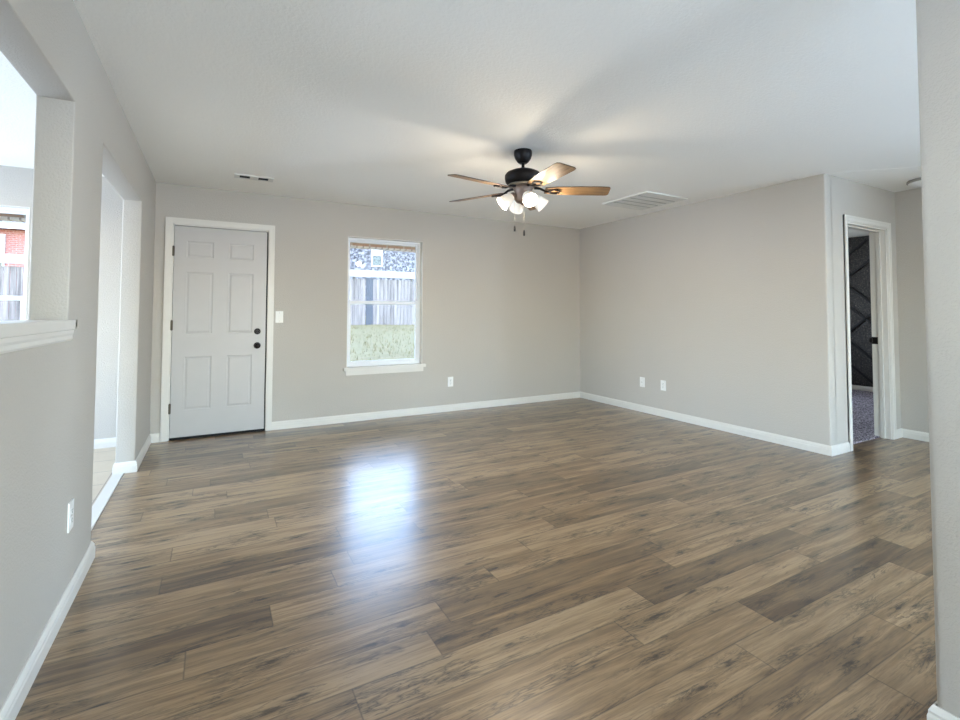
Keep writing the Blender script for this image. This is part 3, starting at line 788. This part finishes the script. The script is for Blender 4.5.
def copy_tree(o, parent=None):
    c = o.copy(); col.objects.link(c); c.parent = parent
    for ch in list(o.children): copy_tree(ch, c)
    return c
o2 = copy_tree(o1); put(o2, (XR - .0005, 3.95, .366), PI / 2 * -1, 'white wall outlet on the right wall, nearer of the two plates there', 'outlet', 'wall outlets')
o3 = copy_tree(o1); put(o3, (XL + .0005, 2.598, .370), PI / 2, 'white wall outlet low on the left wall below the pass-through', 'outlet', 'wall outlets')
pl_ = plate('wall_plate', 'coax'); put(pl_, (XR - .0005, 4.268, .366), -PI / 2, 'white cable plate on the right wall, farther of the two plates there', 'wall plate')

# ------------------------------------------------------------------ outdoors
def gz(y): return -.2 + max(0, y - 6) * .0715
bm = bmesh.new(); rg = random.Random(3)
nx, ny = 60, 40; X0, X1, Y0_, Y1_ = -22, 24, D + .24, 32
g = [[bm.verts.new((X0 + (X1 - X0) * i / nx, Y0_ + (Y1_ - Y0_) * j / ny, gz(Y0_ + (Y1_ - Y0_) * j / ny) + rg.uniform(-.03, .03))) for i in range(nx + 1)] for j in range(ny + 1)]
for j in range(ny):
    for i in range(nx): bm.faces.new((g[j][i], g[j][i + 1], g[j + 1][i + 1], g[j + 1][i]))
struct(obj('ground_lawn', bm, M['grass'], smooth=True))
bm = bmesh.new()
for i in range(3200):
    if i % 4: x, y = rg.uniform(2.0, 9.0), rg.uniform(9, 18.8)
    else: x, y = rg.uniform(-8.5, -2.5), rg.uniform(9, 18.8)
    z = gz(y) - .03; a = rg.uniform(0, PI); h = rg.uniform(.08, .15); s = .012
    dx, dy = math.cos(a) * s, math.sin(a) * s; lx, ly = rg.uniform(-.05, .05), rg.uniform(-.05, .05)
    bm.faces.new([bm.verts.new(p) for p in ((x - dx, y - dy, z), (x + dx, y + dy, z), (x + lx, y + ly, z + h))])
gr = obj('grass', bm, M['grass']); gr['kind'] = 'stuff'; tag(gr, 'short pale green grass blades of the lawn behind the house', 'grass')

YF = 19.0
fence = tag(empty('wooden_fence', (0, YF, gz(YF))), 'weathered wooden picket privacy fence with pale top board across the lawn', 'fence')
zt = 2.66 - gz(YF); posts = [-12 + 2.4 * i for i in range(11)]
for i, xa in enumerate(posts[:-1]):
    xb = posts[i + 1]; bm = bmesh.new(); x = xa; kk = 0
    while x < xb - .05:
        w_ = min(.142, xb - x)
        if not (5.22 < x + w_ / 2 < 5.55):
            bx(bm, x + .003, x + w_ - .003, -.012 + (kk % 2) * .006, .008 + (kk % 2) * .006, -.02, zt - .11 + rg.uniform(-.01, .01))  # stops short of the cap: dark gap stands in for its shadow
        x += .146; kk += 1
    obj('picket_panel', bm, M['fence'], fence)
    bm = bmesh.new()
    for z in (.35, 1.0, 1.7): bx(bm, xa, xb, .014, .052, z, z + .09)
    obj('rails', bm, M['fence'], fence)
for xp in posts:
    bm = bmesh.new(); bx(bm, xp - .045, xp + .045, .052, .14, -.1, zt - .05); obj('fence_post', bm, M['fence'], fence)
bm = bmesh.new(); bx(bm, 5.25, 5.53, -.05, -.02, -.02, zt - .06); bev(bm, .004, 1); o = obj('gate_board', bm, M['fence_blue'], fence); o['label'] = 'blue-grey board in the fence'
bm = bmesh.new(); bx(bm, posts[0], posts[-1], -.10, .03, zt - .03, zt + .24); obj('cap_board', bm, M['cap'], fence)

def house(name, x0, x1, y0, y1, z0, z1, mat, label, wins, ridge=1.8, roofmat='shingle'):
    h = tag(empty(name, ((x0 + x1) / 2, y0, z0)), label, 'house')
    def mk(n, bm, mt, par=None):
        o = obj(n, bm, mt); 
        o.parent = par or h
        o.matrix_parent_inverse = Matrix.Translation(-h.location) if not par else Matrix.Identity(4)
        return o
    bm = bmesh.new(); bx(bm, x0, x1, y0, y1, z0, z1); mk('brick_wall', bm, mat)
    bm = bmesh.new(); ov = .35
    e = [(x0 - ov, y0 - ov, z1), (x1 + ov, y0 - ov, z1), (x1 + ov, y1 + ov, z1), (x0 - ov, y1 + ov, z1)]
    ym = (y0 + y1) / 2; r_ = [(x0 + 2, ym, z1 + ridge), (x1 - 2, ym, z1 + ridge)]
    v = [bm.verts.new(p) for p in e + r_]
    bm.faces.new((v[0], v[1], v[5], v[4])); bm.faces.new((v[2], v[3], v[4], v[5])); bm.faces.new((v[1], v[2], v[5])); bm.faces.new((v[3], v[0], v[4])); bm.faces.new((v[3], v[2], v[1], v[0]))
    mk('roof', bm, M[roofmat])
    bm = bmesh.new(); bx(bm, x0 - ov, x1 + ov, y0 - ov - .03, y0 - ov, z1 - .16, z1 + .03); mk('fascia_board', bm, M['siding'])
    for (a, b, c, d) in wins:
        bm = bmesh.new(); frame(bm, a, b, y0 - .05, y0 + .02, c, d, .06); bx(bm, a + .06, b - .06, y0 - .04, y0, (c + d) / 2 - .03, (c + d) / 2 + .03); f = mk('house_window', bm, M['siding'])
        bm = bmesh.new(); bx(bm, a + .06, b - .06, y0 - .02, y0 - .005, c + .06, (c + d) / 2 - .03); o = obj('lower_pane', bm, M['pane_dark'], f)
        bm = bmesh.new(); bx(bm, a + .06, b - .06, y0 - .02, y0 - .005, (c + d) / 2 + .03, d - .06); o = obj('upper_pane', bm, M['pane_pale'], f)
    return h
house('brick_house', .5, 17, 24, 33, 1.0, 6.2, M['grey_brick'], 'tall grey-blue brick house behind the fence, seen through the living room window', [(6.88, 7.46, 3.55, 4.75), (2.4, 3.2, 3.55, 4.75), (11.5, 12.3, 3.55, 4.75)], 2.2)
house('brick_house', -17, -3.5, 25, 33, 1.0, 4.55, M['red_brick'], 'red-pink brick house behind the fence, seen through the dining room window', [(-7.75, -7.15, 2.7, 4.2), (-11.5, -10.5, 2.7, 4.2), (-5.6, -4.9, 2.7, 4.2)], 2.0)
